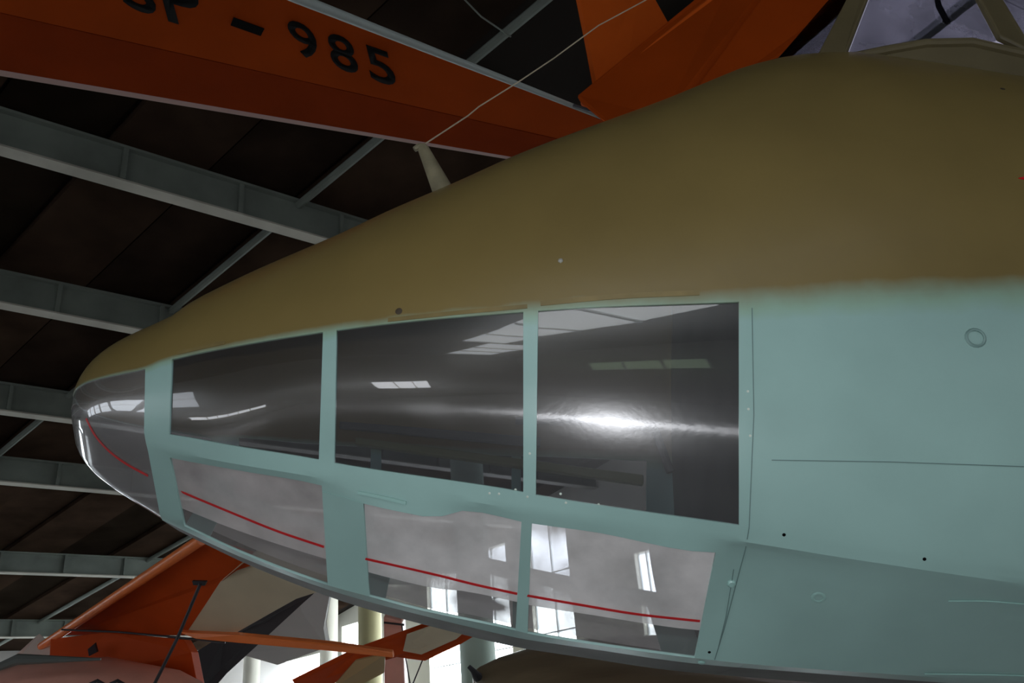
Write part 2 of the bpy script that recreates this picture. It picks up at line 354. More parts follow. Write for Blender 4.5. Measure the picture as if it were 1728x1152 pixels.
bm = bmesh.new(); hbox(bm, BMAX, BMAX + 0.3, NMIN, NMAX, -1.6, -0.6, slope=False)
cur = 0.0; sloped(bm, NMIN, 0.0, -0.6, -0.1, 0, 0.3)
for (s0, s1) in sorted(wins): sloped(bm, cur, s0, -0.6, -0.1, 0, 0.3); cur = s1
sloped(bm, cur, NMAX, -0.6, -0.1, 0, 0.3)
structure('wall_right', bm, m_wall)
for k, (s0, s1) in enumerate(sorted(wins)):
    e = empty('window_%d' % (2 + k), hall(BMAX, (s0 + s1) / 2, -0.6), kind='structure'); top = (roof_h(s1) - 0.3) if s1 - s0 > 0.7 and s0 > 12.5 else 3.0; nr = 4
    bm = bmesh.new(); sloped(bm, s0, s1, top, -0.1, 0, 0.3); bmobj('lintel', bm, m_wall, e, smooth=False)
    for r in range(nr):
        q0 = -0.6 + (top + 0.6) * r / nr; q1 = -0.6 + (top + 0.6) * (r + 1) / nr; mid = (s0 + s1) / 2
        for p0, p1 in ((s0, mid), (mid, s1)):
            bm = bmesh.new(); hbox(bm, BMAX + 0.14, BMAX + 0.17, p0 + 0.02, p1 - 0.02, q0 + 0.02, q1 - 0.02, slope=False); bmobj('pane', bm, m_dayl, e, smooth=False)
        bm = bmesh.new(); hbox(bm, BMAX + 0.11, BMAX + 0.19, s0, s1, q0 - 0.012, q0 + 0.012, slope=False); bmobj('frame_bar', bm, m_wframe, e, smooth=False)
    for p in (s0, mid, s1):
        bm = bmesh.new(); hbox(bm, BMAX + 0.10, BMAX + 0.20, p - 0.012, p + 0.012, -0.6, top, slope=False); bmobj('frame_bar', bm, m_wframe, e, smooth=False)
    adopt(e)
def glow_bay(num, box, m, cells):
    """unseen, put in for reflections in the acrylic: a bay on an inner wall face: frame and panes; box = b0,b1,n0,n1,z0,z1"""
    b0, b1, n0, n1, z0, z1 = box; e = empty('window_%d' % num, hall((b0 + b1) / 2, (n0 + n1) / 2, z0), kind='structure'); alongn = (n1 - n0) > (b1 - b0)
    bm = bmesh.new(); hbox(bm, b0, b1, n0, n1, z0, z1, slope=False); bmobj('frame', bm, m_wframe, e, smooth=False)
    for k in range(cells):
        t0, t1 = (k + 0.04) / cells, (k + 0.96) / cells; bm = bmesh.new()
        if alongn: hbox(bm, b0 - 0.01, b1 + 0.01, n0 + (n1 - n0) * t0, n0 + (n1 - n0) * t1, z0 + 0.04, z1 - 0.04, slope=False)
        else: hbox(bm, b0 + (b1 - b0) * t0, b0 + (b1 - b0) * t1, n0 - 0.01, n1 + 0.01, z0 + 0.04, z1 - 0.04, slope=False)
        bmobj('pane', bm, m, e, smooth=False)
    adopt(e)
m_glow_bay = mat('glow_bay_pane', (0.95, 0.97, 1.0), 0.4, emit=9.0)
glow_bay(90, (BMIN, BMIN + 0.1, -0.9, 5.6, -0.42, 0.02), m_glow_bay, 6)  # glowing slit added for the thin bright streak in the front upper pane
glow_bay(91, (BMIN, BMIN + 0.1, -6.3, -4.4, 0.0, 1.2), m_glow_bay, 3)
glow_bay(92, (-12.2, -7.6, NMIN, NMIN + 0.1, 2.3, 3.3), mat('green_glow', (0.60, 0.80, 0.55), 0.4, emit=1.0), 3)  # green panel added for the greenish strip mirrored in the rear upper pane
wall_with_windows('wall_far', 'b', NMAX, BMIN, BMAX, -0.6, 2.0, [(-14 + 4 * k, -12 + 4 * k) for k in range(6)], 10, m_wallgrey, rows=3)
wall_with_windows('wall_back', 'b', NMIN, BMIN, BMAX, 0.6, 3.2, [(2.0, 4.4), (6.0, 8.4)], 40, m_wallgrey, sign=-1, rows=3, cols=3, glass=m_shade)
wall_with_windows('wall_left', 'n', BMIN, NMIN, NMAX, 1.6, 4.3, LW, 60, m_wallgrey, sign=-1, rows=2, cols=1, glass=m_shade)
# pillars standing in the hall
def pillar(x0, x1, depth, m, lab, ribs=0):
    p0 = at(x0, 1100, depth); p1 = at(x1, 1100, depth); w_ = (p1 - p0).length; c = (p0 + p1) / 2
    top = min(roof_h((V3((c.x, c.y, 0))).dot(HN)), 6.0) + 1.6 + 0.02
    e = empty('pillar', (c.x, c.y, 0), label=lab, category='pillar')
    bm = bmesh.new(); tube(bm, [V3((c.x, c.y, z)) for z in (0, 0.02, top - 0.15, top)], w_ / 2, 20); bmobj('shaft', bm, m, e)
    bm = bmesh.new(); tube(bm, [V3((c.x, c.y, 0)), V3((c.x, c.y, 0.25)), V3((c.x, c.y, 0.3))], [w_ * 0.62, w_ * 0.62, w_ / 2], 20); bmobj('base', bm, m, e)
    adopt(e)
pillar(605, 645, 19, m_khaki, 'khaki round pillar behind the low orange wing')
pillar(776, 836, 13, m_greenp, 'pale green round pillar below the two middle lower panes')
pillar(541, 570, 22, m_whitep, 'slim white pillar left of the narrow bright window')
pillar(412, 440, 21, m_whitep, 'short white pillar between black wing and bright window')

# ================================================================ THE BOMBER NOSE
Ac = V3((1.0, -0.06, 0.0)).normalized()
AX = (RIGHT * Ac.x + UP * Ac.y).normalized()                 # aft direction, image right
VV = (HZ - AX * HZ.dot(AX)).normalized()                     # aircraft's own up
WW = AX.cross(VV)
if WW.dot(FWD) > 0: WW = -WW                                 # sideways, towards the camera
O = at(864, 640, 2.3)
def fus(u, v, w_): return O + AX * u + VV * v + WW * w_
def curve(pts):
    """Catmull-Rom style smooth interpolation through (x, y) points"""
    xs = [p[0] for p in pts]; ys = [p[1] for p in pts]; n = len(xs)
    d = [(ys[i + 1] - ys[i]) / (xs[i + 1] - xs[i]) for i in range(n - 1)]
    t = [d[0]] + [0 if d[i - 1] * d[i] <= 0 else 2 * d[i - 1] * d[i] / (d[i - 1] + d[i]) for i in range(1, n - 1)] + [d[-1]]
    def f(x):
        if x <= xs[0]: return ys[0] + t[0] * (x - xs[0])
        if x >= xs[-1]: return ys[-1] + t[-1] * (x - xs[-1])
        i = max(j for j in range(n - 1) if xs[j] <= x); h = xs[i + 1] - xs[i]; s = (x - xs[i]) / h
        return (ys[i] * (1 + 2 * s) * (1 - s) ** 2 + t[i] * h * s * (1 - s) ** 2 + ys[i + 1] * s * s * (3 - 2 * s) + t[i + 1] * h * s * s * (s - 1))
    return f
HW = curve([(-1.0, 0.20), (-0.85, 0.265), (-0.6, 0.365), (-0.3, 0.45), (0.0, 0.515), (0.46, 0.57), (1.0, 0.615), (1.8, 0.65), (3.0, 0.67)])
Y = {
 'P': curve([(245, 622), (290, 606), (400, 583), (545, 560), (700, 541), (883, 526), (1000, 518), (1247, 509), (1400, 501), (1728, 490), (2400, 480)]),
 'B': curve([(243, 729), (285, 733), (400, 753), (537, 775), (565, 781), (883, 830), (905, 835), (1247, 886), (1728, 957), (2400, 1040)]),
 'C': curve([(246, 746), (290, 761), (540, 806), (700, 832), (900, 862), (1250, 913), (1450, 945), (1728, 985), (2400, 1062)]),
 'L': curve([(250, 762), (287, 772), (400, 793), (543, 819), (612, 849), (650, 858), (700, 868), (730, 873), (758, 868), (785, 861), (830, 868), (880, 880), (1000, 897), (1208, 932), (1241, 924), (1300, 934), (1450, 961), (1728, 1002), (2400, 1079)]),
 'M': curve([(268, 868), (312, 888), (400, 930), (553, 987), (623, 1006), (700, 1027), (868, 1063), (892, 1069), (1000, 1087), (1172, 1110), (1300, 1123), (1728, 1150), (2400, 1180)]),
 'K': curve([(271, 876), (316, 898), (400, 937), (555, 995), (626, 1016), (700, 1035), (869, 1075), (890, 1079), (1000, 1095), (1170, 1119), (1300, 1130), (1728, 1160), (2400, 1192)]),
 'T': curve([(245, 527), (264, 510), (310, 484), (375, 452), (521, 391), (600, 356), (733, 306), (855, 260), (1040, 205), (1160, 172), (1284, 136), (1378, 110), (1492, 92), (1600, 87), (1728, 98), (2400, 190)]),
}
WF = {'P': 1.0, 'B': 0.80, 'C': 0.765, 'L': 0.72, 'M': 0.30, 'K': 0.21}
COLS = [  # P, B, C, L, M, K
 (245, 243, 246, 250, 270, 274), (290, 285, 286, 287, 311, 315), (545, 538, 541, 543, 553, 555), (568, 564, 567, 571, 581, 583),
 (625, 620, 616, 613, 623, 625), (883, 883, 882, 880, 870, 869), (908, 904, 900, 897, 890, 889), (1215, 1210, 1209, 1208, 1172, 1170),
 (1247, 1247, 1243, 1241, 1205, 1202), (1268, 1270, 1262, 1258, 1214, 1208), (1500, 1500, 1495, 1490, 1470, 1465), (1728, 1728, 1725, 1722, 1710, 1708),
 (2050, 2050, 2050, 2050, 2040, 2040), (2400, 2400, 2400, 2400, 2400, 2400)]
CSUB = [2, 8, 1, 2, 8, 1, 8, 1, 1, 5, 4, 4, 4]
RK = ['P', 'B', 'C', 'L', 'M', 'K']; RSUB = [12, 3, 2, 8, 1]
def unproj(x, y, wf):
    w_ = 0.5; r = ray(x, y)
    for _ in range(8):
        P = EYE + r * ((w_ * 1.0 - (EYE - O).dot(WW)) / r.dot(WW)); u = (P - O).dot(AX); w_ = HW(u) * wf
    P = EYE + r * ((w_ - (EYE - O).dot(WW)) / r.dot(WW)); q = P - O
    return (q.dot(AX), q.dot(VV), q.dot(WW))
cols = []
for c in range(len(COLS) - 1):
    for s in range(CSUB[c]): cols.append((c, s / CSUB[c]))
cols.append((len(COLS) - 2, 1.0))
KEYCOL = {}; acc = 0
for c in range(len(COLS)):
    KEYCOL[c] = acc
    if c < len(CSUB): acc += CSUB[c]
rows = []
for a in range(5):
    for s in range(RSUB[a]): rows.append((a, s / RSUB[a]))
rows.append((4, 1.0))
KEYROW = {}; acc = 0
for a in range(6):
    KEYROW[RK[a]] = acc
    if a < 5: acc += RSUB[a]
NCR = 22
grid = []          # grid[col] = list of (u,v,w): crown top ... P ... K ... bottom centre
crownb = []
def superell(th, e=2.15): return (abs(math.cos(th)) ** (2 / e), abs(math.sin(th)) ** (2 / e))
for (c, s) in cols:
    line = []
    for (a, t) in rows:
        xa = COLS[c][a] * (1 - s) + COLS[c + 1][a] * s; xb = COLS[c][a + 1] * (1 - s) + COLS[c + 1][a + 1] * s
        ya = Y[RK[a]](xa); yb = Y[RK[a + 1]](xb)
        fr = max(0.0, min(1.0, (620 - xa) / 260)); fr = fr * fr * (3 - 2 * fr)      # flanks stand steeper towards the nose
        WG = dict(WF); WG['B'] += 0.075 * fr; WG['C'] += 0.05 * fr; WG['L'] += 0.04 * fr
        wa, wb = WG[RK[a]], WG[RK[a + 1]]
        if RK[a] == 'P': wf = wb + (wa - wb) * (1 - t ** 2)
        else: wf = wa + (wb - wa) * t
        line.append(unproj(xa * (1 - t) + xb * t, ya * (1 - t) + yb * t, wf))
    u, v, w_ = line[0]
    lo, hi = 0.02, 1.2; tgt = Y['T'](COLS[c][0] * (1 - s) + COLS[c + 1][0] * s)
    for _ in range(26):
        b_ = (lo + hi) / 2
        ym = min(proj(fus(u, v + b_ * superell(th)[1], w_ * superell(th)[0]))[1] for th in [k * math.pi / 60 for k in range(31)])
        if ym > tgt: lo = b_
        else: hi = b_
    crownb.append(b_)
    crown = [(u, v + b_ * superell(math.pi / 2 * (NCR - k) / NCR)[1], w_ * superell(math.pi / 2 * (NCR - k) / NCR)[0]) for k in range(NCR)]
    ku, kv, kw = line[-1]
    bot = [(ku, kv, kw * f) for f in (0.66, 0.33, 0.0)]
    grid.append(crown + line + bot)
NR = len(grid[0]); rP = NCR; rB = NCR + KEYROW['B']; rC = NCR + KEYROW['C']; rL = NCR + KEYROW['L']; rM = NCR + KEYROW['M']; rK = NCR + KEYROW['K']
# nose cap: closes the first ring forwards
NQ = 18; L_NOSE = 0.285
ring0 = grid[0]
pv = ring0[rP][1]; cen_u = sum(p[0] for p in ring0) / NR
tip_v = ring0[rC][1] * 0.5 + ring0[rP][1] * 0.5 + 0.065
tip_u = ring0[rB][0] - L_NOSE
cap = []
for q in range(NQ + 1):
    f = math.sin(math.pi / 2 * q / NQ) ; sc = math.sqrt(max(0.0, 1 - f)) * (1 - 0.06 * f + 0.30 * f * f)
    cap.append([(ru * (1 - f) + tip_u * f, tip_v + (rv - tip_v) * sc, rw * sc) for (ru, rv, rw) in ring0])
capcols = list(reversed(cap))[:-1]          # tip first, up to just before ring0
full = capcols + grid; NC0 = len(capcols)
print('tip px', proj(fus(tip_u, tip_v, 0)), 'leftmost', min(proj(fus(*p)) for l in full for p in l))
print('h at ring', ring0[rP], 'crownb', crownb[0], crownb[-1])

BOMBER = empty('bomber_nose', fus(0, -0.9, 0), label='brown and pale teal aircraft nose with framed acrylic windows, filling the picture', category='aircraft')
def patch(name, c0, c1, r0, r1, m, parent=None, side=1, off=0.0, skip=None, solid=0.006, paint=False, lining=None, uv=False, **props):
    """piece of the hull between columns c0..c1 and rows r0..r1; side -1 mirrors it; both sides when 0"""
    verts, faces, pa, ix = [], [], [], {}
    def vid(c, r, sd):
        if r == 0 or r == NR - 1 or (c == 0): key = (c, r if c else 0, 1)
        else: key = (c, r, sd)
        if key not in ix:
            u, v, w_ = full[c][r]; ix[key] = len(verts); verts.append(fus(u, v, w_ * key[2]))
            pa.append(paint_of(c, r))
        return ix[key]
    for sd in ((1, -1) if side == 0 else (side,)):
        for c in range(c0, c1):
            for r in range(r0, r1):
                if skip and skip(c, r): continue
                q = [vid(c, r, sd), vid(c + 1, r, sd), vid(c + 1, r + 1, sd), vid(c, r + 1, sd)]
                qq = [];  [qq.append(k) for k in q if k not in qq]
                if len(qq) < 3: continue
                faces.append(qq if sd == 1 else list(reversed(qq)))
    o = obj(name, verts, faces, m, parent, smooth=True, angle=26, **props)
    me = o.data
    # outward normals
    ctr = O
    if paint:
        at_ = me.attributes.new('paint', 'FLOAT', 'POINT')
        for k, p in enumerate(pa): at_.data[k].value = p
    if uv:
        ul = me.uv_layers.new(name='uv')
        for lp in me.loops:
            q = V3(me.vertices[lp.vertex_index].co) - O; ul.data[lp.index].uv = (q.dot(AX), q.dot(VV))
    if off:
        for v in me.vertices: v.co = v.co + v.normal * off * NS
    if solid:
        cnt = {}
        for p_ in me.polygons:
            for ek in p_.edge_keys: cnt[ek] = cnt.get(ek, 0) + 1
        for e_ in me.edges:
            if cnt.get(tuple(sorted(e_.vertices)), 0) == 1: e_.use_edge_sharp = True
        md = o.modifiers.new('thick', 'SOLIDIFY'); md.thickness = solid; md.offset = -1.0 * NS; md.use_even_offset = True
        if lining: me.materials.append(lining); md.material_offset = 1; md.material_offset_rim = 0
    return o
def paint_of(c, r):
    if r <= rP: 
        return 0.5 if r == rP else 1.0 if r < rP - 1 else 0.95
    return 0.30 if r == rP + 1 else 0.0
NS = 1
_t = fus(*full[NC0 + 20][rB]); a_, b_, c_ = (fus(*full[NC0 + 20][rB]), fus(*full[NC0 + 21][rB]), fus(*full[NC0 + 21][rB + 1]))
if (b_ - a_).cross(c_ - b_).dot(WW) < 0: NS = -1
print('NS', NS)
G = lambda k: NC0 + KEYCOL[k]
def is_pane(c, r):
    if c < NC0: return rP <= r
    if rP <= r < rB: return G(1) <= c < G(2) or G(3) <= c < G(5) or G(6) <= c < G(8)
    if rL <= r < rM: return G(1) <= c < G(2) or G(4) <= c < G(5) or G(6) <= c < G(7)
    return False
LASTC = len(full) - 1
# painted skins; crown meets across the centre line, flanks carry the window frames
crown_o = patch('crown_skin', 0, LASTC, 0, rP, m_skin, BOMBER, 0, paint=True, label='olive brown upper skin')
flank_near = patch('flank_skin', NC0, LASTC, rP, rK, m_skin, BOMBER, 1, skip=is_pane, paint=True, label='pale teal side skin with window frames')
flank_far = patch('flank_skin', NC0, LASTC, rP, rK, m_skin, BOMBER, -1, skip=is_pane, paint=True, lining=m_lining)
m_belly = mat('belly_paint', (0.36, 0.56, 0.52), 0.9, var=0.08, scale=4, spec=0.0)
patch('belly_skin', NC0, LASTC, rK, NR - 1, m_belly, BOMBER, 0, paint=True, lining=m_inside)
panes = {}
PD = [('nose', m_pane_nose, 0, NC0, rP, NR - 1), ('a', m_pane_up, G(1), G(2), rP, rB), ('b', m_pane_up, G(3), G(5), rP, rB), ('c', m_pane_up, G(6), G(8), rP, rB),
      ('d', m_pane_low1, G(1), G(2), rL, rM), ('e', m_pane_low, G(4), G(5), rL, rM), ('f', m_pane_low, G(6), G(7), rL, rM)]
for k, m_, c0, c1, r0, r1 in PD:
    if k == 'nose':
        panes[k] = patch('nose_glazing', c0, c1, r0, r1, m_, BOMBER, 0, off=-0.002, solid=0.0, uv=True, label='clear domed nose glazing')
        continue
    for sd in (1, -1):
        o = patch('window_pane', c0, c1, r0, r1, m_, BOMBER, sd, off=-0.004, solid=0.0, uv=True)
        if sd == 1: panes[k] = o
        if k in 'def':      # inner shade by the lower edge painted in as a darker, clearer band
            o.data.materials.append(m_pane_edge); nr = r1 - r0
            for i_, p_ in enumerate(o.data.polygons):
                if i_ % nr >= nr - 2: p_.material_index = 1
for o in list(panes.values()): pass

def bvh_of(objs):
    vs, fs = [], []
    for o in objs:
        k = len(vs); vs += [v.co.copy() for v in o.data.vertices]; fs += [[i + k for i in p.vertices] for p in o.data.polygons]
    return BVHTree.FromPolygons(vs, fs)
TREE = bvh_of([crown_o, flank_near] + list(panes.values()))
def hit(x, y):
    r = ray(x, y).normalized(); h = TREE.ray_cast(EYE, r)
    if h[0] is None: return None, None
    n = h[1] if h[1].dot(r) < 0 else -h[1]
    return h[0], n
def dense(pts, step=12):
    out = []
    for (x0, y0), (x1, y1) in zip(pts, pts[1:]):
        k = max(1, int(math.hypot(x1 - x0, y1 - y0) / step))
        out += [(x0 + (x1 - x0) * i / k, y0 + (y1 - y0) * i / k) for i in range(k)]
    return out + [pts[-1]]
def smoothpts(pts, n=30):
    f = curve(pts); return [(pts[0][0] + (pts[-1][0] - pts[0][0]) * i / n, f(pts[0][0] + (pts[-1][0] - pts[0][0]) * i / n)) for i in range(n + 1)]
def strip(name, pts, width, m, parent, lift=0.0008, thick=0.0008, **props):
    """narrow raised band lying on the hull surface"""
    P = [hit(x, y) for x, y in pts]; P = [p for p in P if p[0] is not None]
    bm = bmesh.new(); rows_ = []
    for i, (p, n) in enumerate(P):
        t = (P[min(i + 1, len(P) - 1)][0] - P[max(i - 1, 0)][0]).normalized(); s = n.cross(t).normalized() * (width / 2)
        rows_.append([bm.verts.new(q) for q in (p + s + n * lift, p - s + n * lift, p - s + n * (lift + thick), p + s + n * (lift + thick))])
    for i in range(len(rows_) - 1):
        for k in range(4): bm.faces.new((rows_[i][k], rows_[i][(k + 1) % 4], rows_[i + 1][(k + 1) % 4], rows_[i + 1][k]))
    bm.faces.new(rows_[0][::-1]); bm.faces.new(rows_[-1])
    return bmobj(name, bm, m, parent, **props)
def disc(name, x, y, rad, m, parent, h=0.003, inner=0.0, seg=16, **props):
    p, n = hit(x, y)
    if p is None: return
    a = n.orthogonal().normalized(); c = n.cross(a); bm = bmesh.new()
    if inner:
        prof = [(inner, 0), (inner, h), ((inner + rad) / 2, h * 1.3), (rad, h * 0.4), (rad, -0.001)]
    else: prof = [(rad, -0.001), (rad, h * 0.5), (rad * 0.7, h), (0.0001, h * 1.05)]
    R_ = [[bm.verts.new(p + (a * math.cos(k * 2 * math.pi / seg) + c * math.sin(k * 2 * math.pi / seg)) * r + n * z) for k in range(seg)] for r, z in prof]
    for i in range(len(R_) - 1):
        for k in range(seg): bm.faces.new((R_[i][k], R_[i][(k + 1) % seg], R_[i + 1][(k + 1) % seg], R_[i + 1][k]))
    return bmobj(name, bm, m, parent, **props)
# red guide line on the lower panes and the nose
strip('red_line', smoothpts([(146, 706), (160, 733), (185, 761), (215, 783), (250, 802)]), 0.006, m_red, panes['nose'])
strip('red_line', smoothpts([(299, 826), (400, 868), (470, 896), (547, 922)]), 0.006, m_red, panes['d'])
strip('red_line', smoothpts([(617, 942), (740, 970), (800, 985), (873, 1001)]), 0.006, m_red, panes['e'])
strip('red_line', smoothpts([(890, 1004), (970, 1018), (1080, 1036), (1181, 1047)]), 0.006, m_red, panes['f'])
m_seam = mat('seam_dark', (0.12, 0.20, 0.19), 0.6); m_ridge = mat('ridge_teal', (0.30, 0.50, 0.46), 0.35); m_worn = mat('worn_paint', (0.55, 0.62, 0.55), 0.5)
m_bseam = mat('ridge_brown', (0.20, 0.152, 0.058), 0.4, var=0.2, scale=12)
strip('panel_seam', dense([(1269, 520), (1272, 700), (1264, 890), (1258, 925), (1222, 1060), (1206, 1112)]), 0.0018, m_seam, flank_near)
strip('panel_seam', dense([(1302, 776), (1500, 779), (1727, 787)]), 0.0018, m_seam, flank_near)
strip('panel_seam', dense([(545, 829), (580, 838), (611, 848)]), 0.002, m_ridge, flank_near)
strip('panel_seam', dense([(1238, 960), (1225, 1040), (1210, 1100)]), 0.0015, m_seam, flank_near)
strip('pressed_ridge', smoothpts([(1600, 1013), (1650, 1013), (1727, 1018)]), 0.003, m_ridge, flank_near, thick=0.002)
strip('pressed_ridge', smoothpts([(1560, 1136), (1650, 1137), (1727, 1139)]), 0.003, m_ridge, flank_near, thick=0.002)
strip('pressed_ridge', smoothpts([(605, 830), (640, 837), (686, 848)]), 0.007, m_ridge, flank_near, thick=0.004)
# brown lap joint above the windows
strip('lap_joint', smoothpts([(300, 596), (330, 589), (380, 578)]), 0.009, m_bseam, crown_o)
strip('lap_joint', smoothpts([(655, 540), (780, 527), (890, 517)]), 0.010, m_bseam, crown_o)
strip('lap_joint', smoothpts([(912, 512), (1050, 500), (1180, 494)]), 0.012, m_bseam, crown_o)
disc('raised_ring', 1646, 570, 0.021, mat('ring_teal', (0.19, 0.31, 0.29), 0.4), flank_near, h=0.003, inner=0.015)
disc('raised_ring', 1381, 1008, 0.015, m_ridge, flank_near, h=0.001, inner=0.009)
disc('screw', 1234, 984, 0.009, m_ridge, flank_near, h=0.005)
disc('screw', 1184, 1117, 0.008, m_ridge, flank_near, h=0.004)
for x, y in ((1323, 902), (1560, 943), (1197, 1100)): disc('drain_hole', x, y, 0.0035, m_black, flank_near, h=0.0008)
disc('plug', 673, 525, 0.008, mat('plug_dark', (0.05, 0.035, 0.02), 0.6), crown_o, h=0.001)
disc('stud', 946, 440, 0.0055, m_metal, crown_o, h=0.004)
disc('plug', 1692, 150, 0.006, m_dark, crown_o, h=0.001)
for x, y in ((826, 832), (842, 833), (890, 838), (946, 833), (955, 848), (1052, 858), (1262, 660), (1266, 735), (894, 765), (870, 826), (1263, 690), (1010, 851)):
    disc('paint_chip', x, y, 0.0028, m_worn, flank_near, h=0.0006, seg=6)
# the tip of a red star at the picture's right edge
pc, nc = hit(1757, 302)
if pc is not None:
    ta = (AX - nc * AX.dot(nc)).normalized(); tb = nc.cross(ta); bm = bmesh.new(); ring = []
    if tb.dot(VV) < 0: tb = -tb
    for k in range(10):
        a = math.pi / 2 + k * math.pi / 5 ; r = 0.050 if k % 2 == 0 else 0.019
        # a point of the star faces forward
        d = (ta * -math.sin(a) + tb * math.cos(a)) * r
        h_ = TREE.ray_cast(pc + d + nc * 0.1, -nc); ring.append((h_[0] if h_[0] else pc + d) + nc * 0.0015)
    vs = [bm.verts.new(p) for p in ring]; v0 = bm.verts.new(pc + nc * 0.0016); lo = [bm.verts.new(p - nc * 0.001) for p in ring]
    for k in range(10):
        bm.faces.new((v0, vs[k], vs[(k + 1) % 10])); bm.faces.new((vs[k], lo[k], lo[(k + 1) % 10], vs[(k + 1) % 10]))
    bmobj('red_star', bm, m_star, crown_o, label='red star marking')
# cabin inside: bulkhead, frames of the far side, seat rail and a bent pipe
def section(c, shrink=0.985):
    l = full[c]; cu = sum(p[0] for p in l) / len(l)
    P = [(cu, v, w_ * shrink) for (u, v, w_) in l]; return P + [(a, b, -w_) for (a, b, w_) in reversed(P[1:-1])]
sec = section(G(9) + 1, 0.97); bm = bmesh.new()
bm.faces.new([bm.verts.new(fus(*p)) for p in sec]); bmesh.ops.solidify(bm, geom=bm.faces[:], thickness=0.01); bmobj('bulkhead', bm, m_inside, BOMBER, smooth=False)
for c in (G(1), G(2), G(5), G(8)):
    sec = section(c, 0.97)[: rP]; bm = bmesh.new(); tube(bm, [fus(u, v - 0.015, w_) for u, v, w_ in sec[2:]], 0.012, 6)
    bmobj('inner_hoop', bm, m_inside, BOMBER)
vB = grid[KEYCOL[7]][rP][1]
bm = bmesh.new(); tube(bm, [fus(0.02, vB + 0.02, -0.30), fus(0.30, vB + 0.03, -0.25), fus(0.42, vB - 0.02, -0.2), fus(0.46, vB - 0.14, -0.2)], 0.012, 8); bmobj('bent_pipe', bm, m_inside, BOMBER)
bm = bmesh.new(); slab(bm, [fus(-0.45, vB - 0.06, -0.33), fus(0.42, vB - 0.09, -0.44), fus(0.42, vB - 0.12, -0.44), fus(-0.45, vB - 0.08, -0.33)], WW * 0.03, 0.004); bmobj('side_shelf', bm, mat('cabin_khaki', (0.20, 0.22, 0.10), 0.6), BOMBER, smooth=False)
bm = bmesh.new(); slab(bm, [fus(-0.5, vB - 0.02, -0.30), fus(0.1, vB + 0.0, -0.40), fus(0.1, vB - 0.03, -0.40), fus(-0.5, vB - 0.04, -0.30)], WW * 0.02, 0.004); bmobj('side_rail', bm, m_inside, BOMBER, smooth=False)

# aerial mast and wire on the crown
pm, nm = hit(742, 305)
if pm is None: pm = at(742, 305, 2.5)
base = on_plane(741, 306, fus(0, 0, 0.12), WW) ; topm = on_plane(713, 247, fus(0, 0, 0.12), WW)
axis = (topm - base)
bm = bmesh.new(); nseg = 14; rings = []
for i in range(7):
    f = -0.35 + 1.35 * i / 6; c = base + axis * f; ra = 0.030 * (1 - f) + 0.0175 * f; rb = ra * 0.55
    rings.append([bm.verts.new(c + AX * math.cos(k * 2 * math.pi / nseg) * ra + WW * math.sin(k * 2 * math.pi / nseg) * rb) for k in range(nseg)])
for i in range(6):
    for k in range(nseg): bm.faces.new((rings[i][k], rings[i][(k + 1) % nseg], rings[i + 1][(k + 1) % nseg], rings[i + 1][k]))
bm.faces.new(rings[0][::-1]); bm.faces.new(rings[-1])
mast = bmobj('aerial_mast', bm, m_mast, BOMBER, label='short tapered brown mast')
bm = bmesh.new(); tube(bm, [topm - AX * 0.028 - axis * 0.10, topm - AX * 0.01 - axis * 0.01, topm + AX * 0.012 + axis * 0.04], [0.008, 0.01, 0.006], 8); bmobj('mast_cap', bm, m_mast, mast)
wp = [(720, 243, 2.62), (790, 195, 2.7), (808, 180, 2.75), (872, 140, 2.85), (935, 98, 3.0), (962, 78, 3.05), (1010, 43, 3.15), (1090, 0, 3.3), (1250, -85, 3.6)]
bm = bmesh.new(); tube(bm, [topm + axis * 0.02] + [at(x, y, d) for x, y, d in wp[1:]], 0.0022, 6); bmobj('aerial_wire', bm, m_wire, BOMBER)

# cockpit canopy on the crown at upper right
def cp(x, y, w_): return on_plane(x, y, fus(0, 0, w_), WW)
def mir(p): return p - WW * (2 * (p - O).dot(WW))
def cslab(name, pts, m, parent, t, both=True, **pr):
    for k, s in enumerate((1, -1) if both else (1,)):
        P = pts if s == 1 else [mir(p) for p in pts]
        n = (P[1] - P[0]).cross(P[2] - P[0]).normalized(); bm = bmesh.new(); slab(bm, P, n * t, t * 0.3)
        bmobj(name, bm, m, parent, smooth=False, **(pr if s == 1 else {}))
WB, WT = 0.30, 0.25
Fb, Ft = cp(1270, 148, 0.0), cp(1500, -100, 0.0)
Ab0, At0 = cp(1366, 128, WB - 0.03), cp(1484, -100, WT - 0.03)
Cb, Ct = cp(1425, 108, WB), cp(1505, -100, WT)
Bb, Bt = cp(1680, 70, WB + 0.02), cp(1590, -100, WT)
Db, Dt = cp(1742, 100, WB + 0.02), cp(1622, -100, WT)
cslab('windscreen_pane', [Fb, Ab0, At0, Ft], m_pane_canopy, BOMBER, 0.004)
bm = bmesh.new(); tube(bm, [mir(Ab0), mir(At0)], 0.006, 8); bmobj('far_post', bm, m_canopy, BOMBER)
cslab('windscreen_post', [Ab0, Cb, Ct, At0], m_canopy, BOMBER, 0.02, both=False, label='dark drab sloping windscreen post')
cslab('canopy_pane', [Cb, Bb, Bt, Ct], m_pane_canopy, BOMBER, 0.004)
cslab('canopy_frame', [Bb, Db, Dt, Bt], m_canopy, BOMBER, 0.02)
Eb, Et = cp(2100, 130, WB), cp(2050, -100, WT)
cslab('canopy_pane', [Db, Eb, Et, Dt], m_pane_canopy, BOMBER, 0.004)
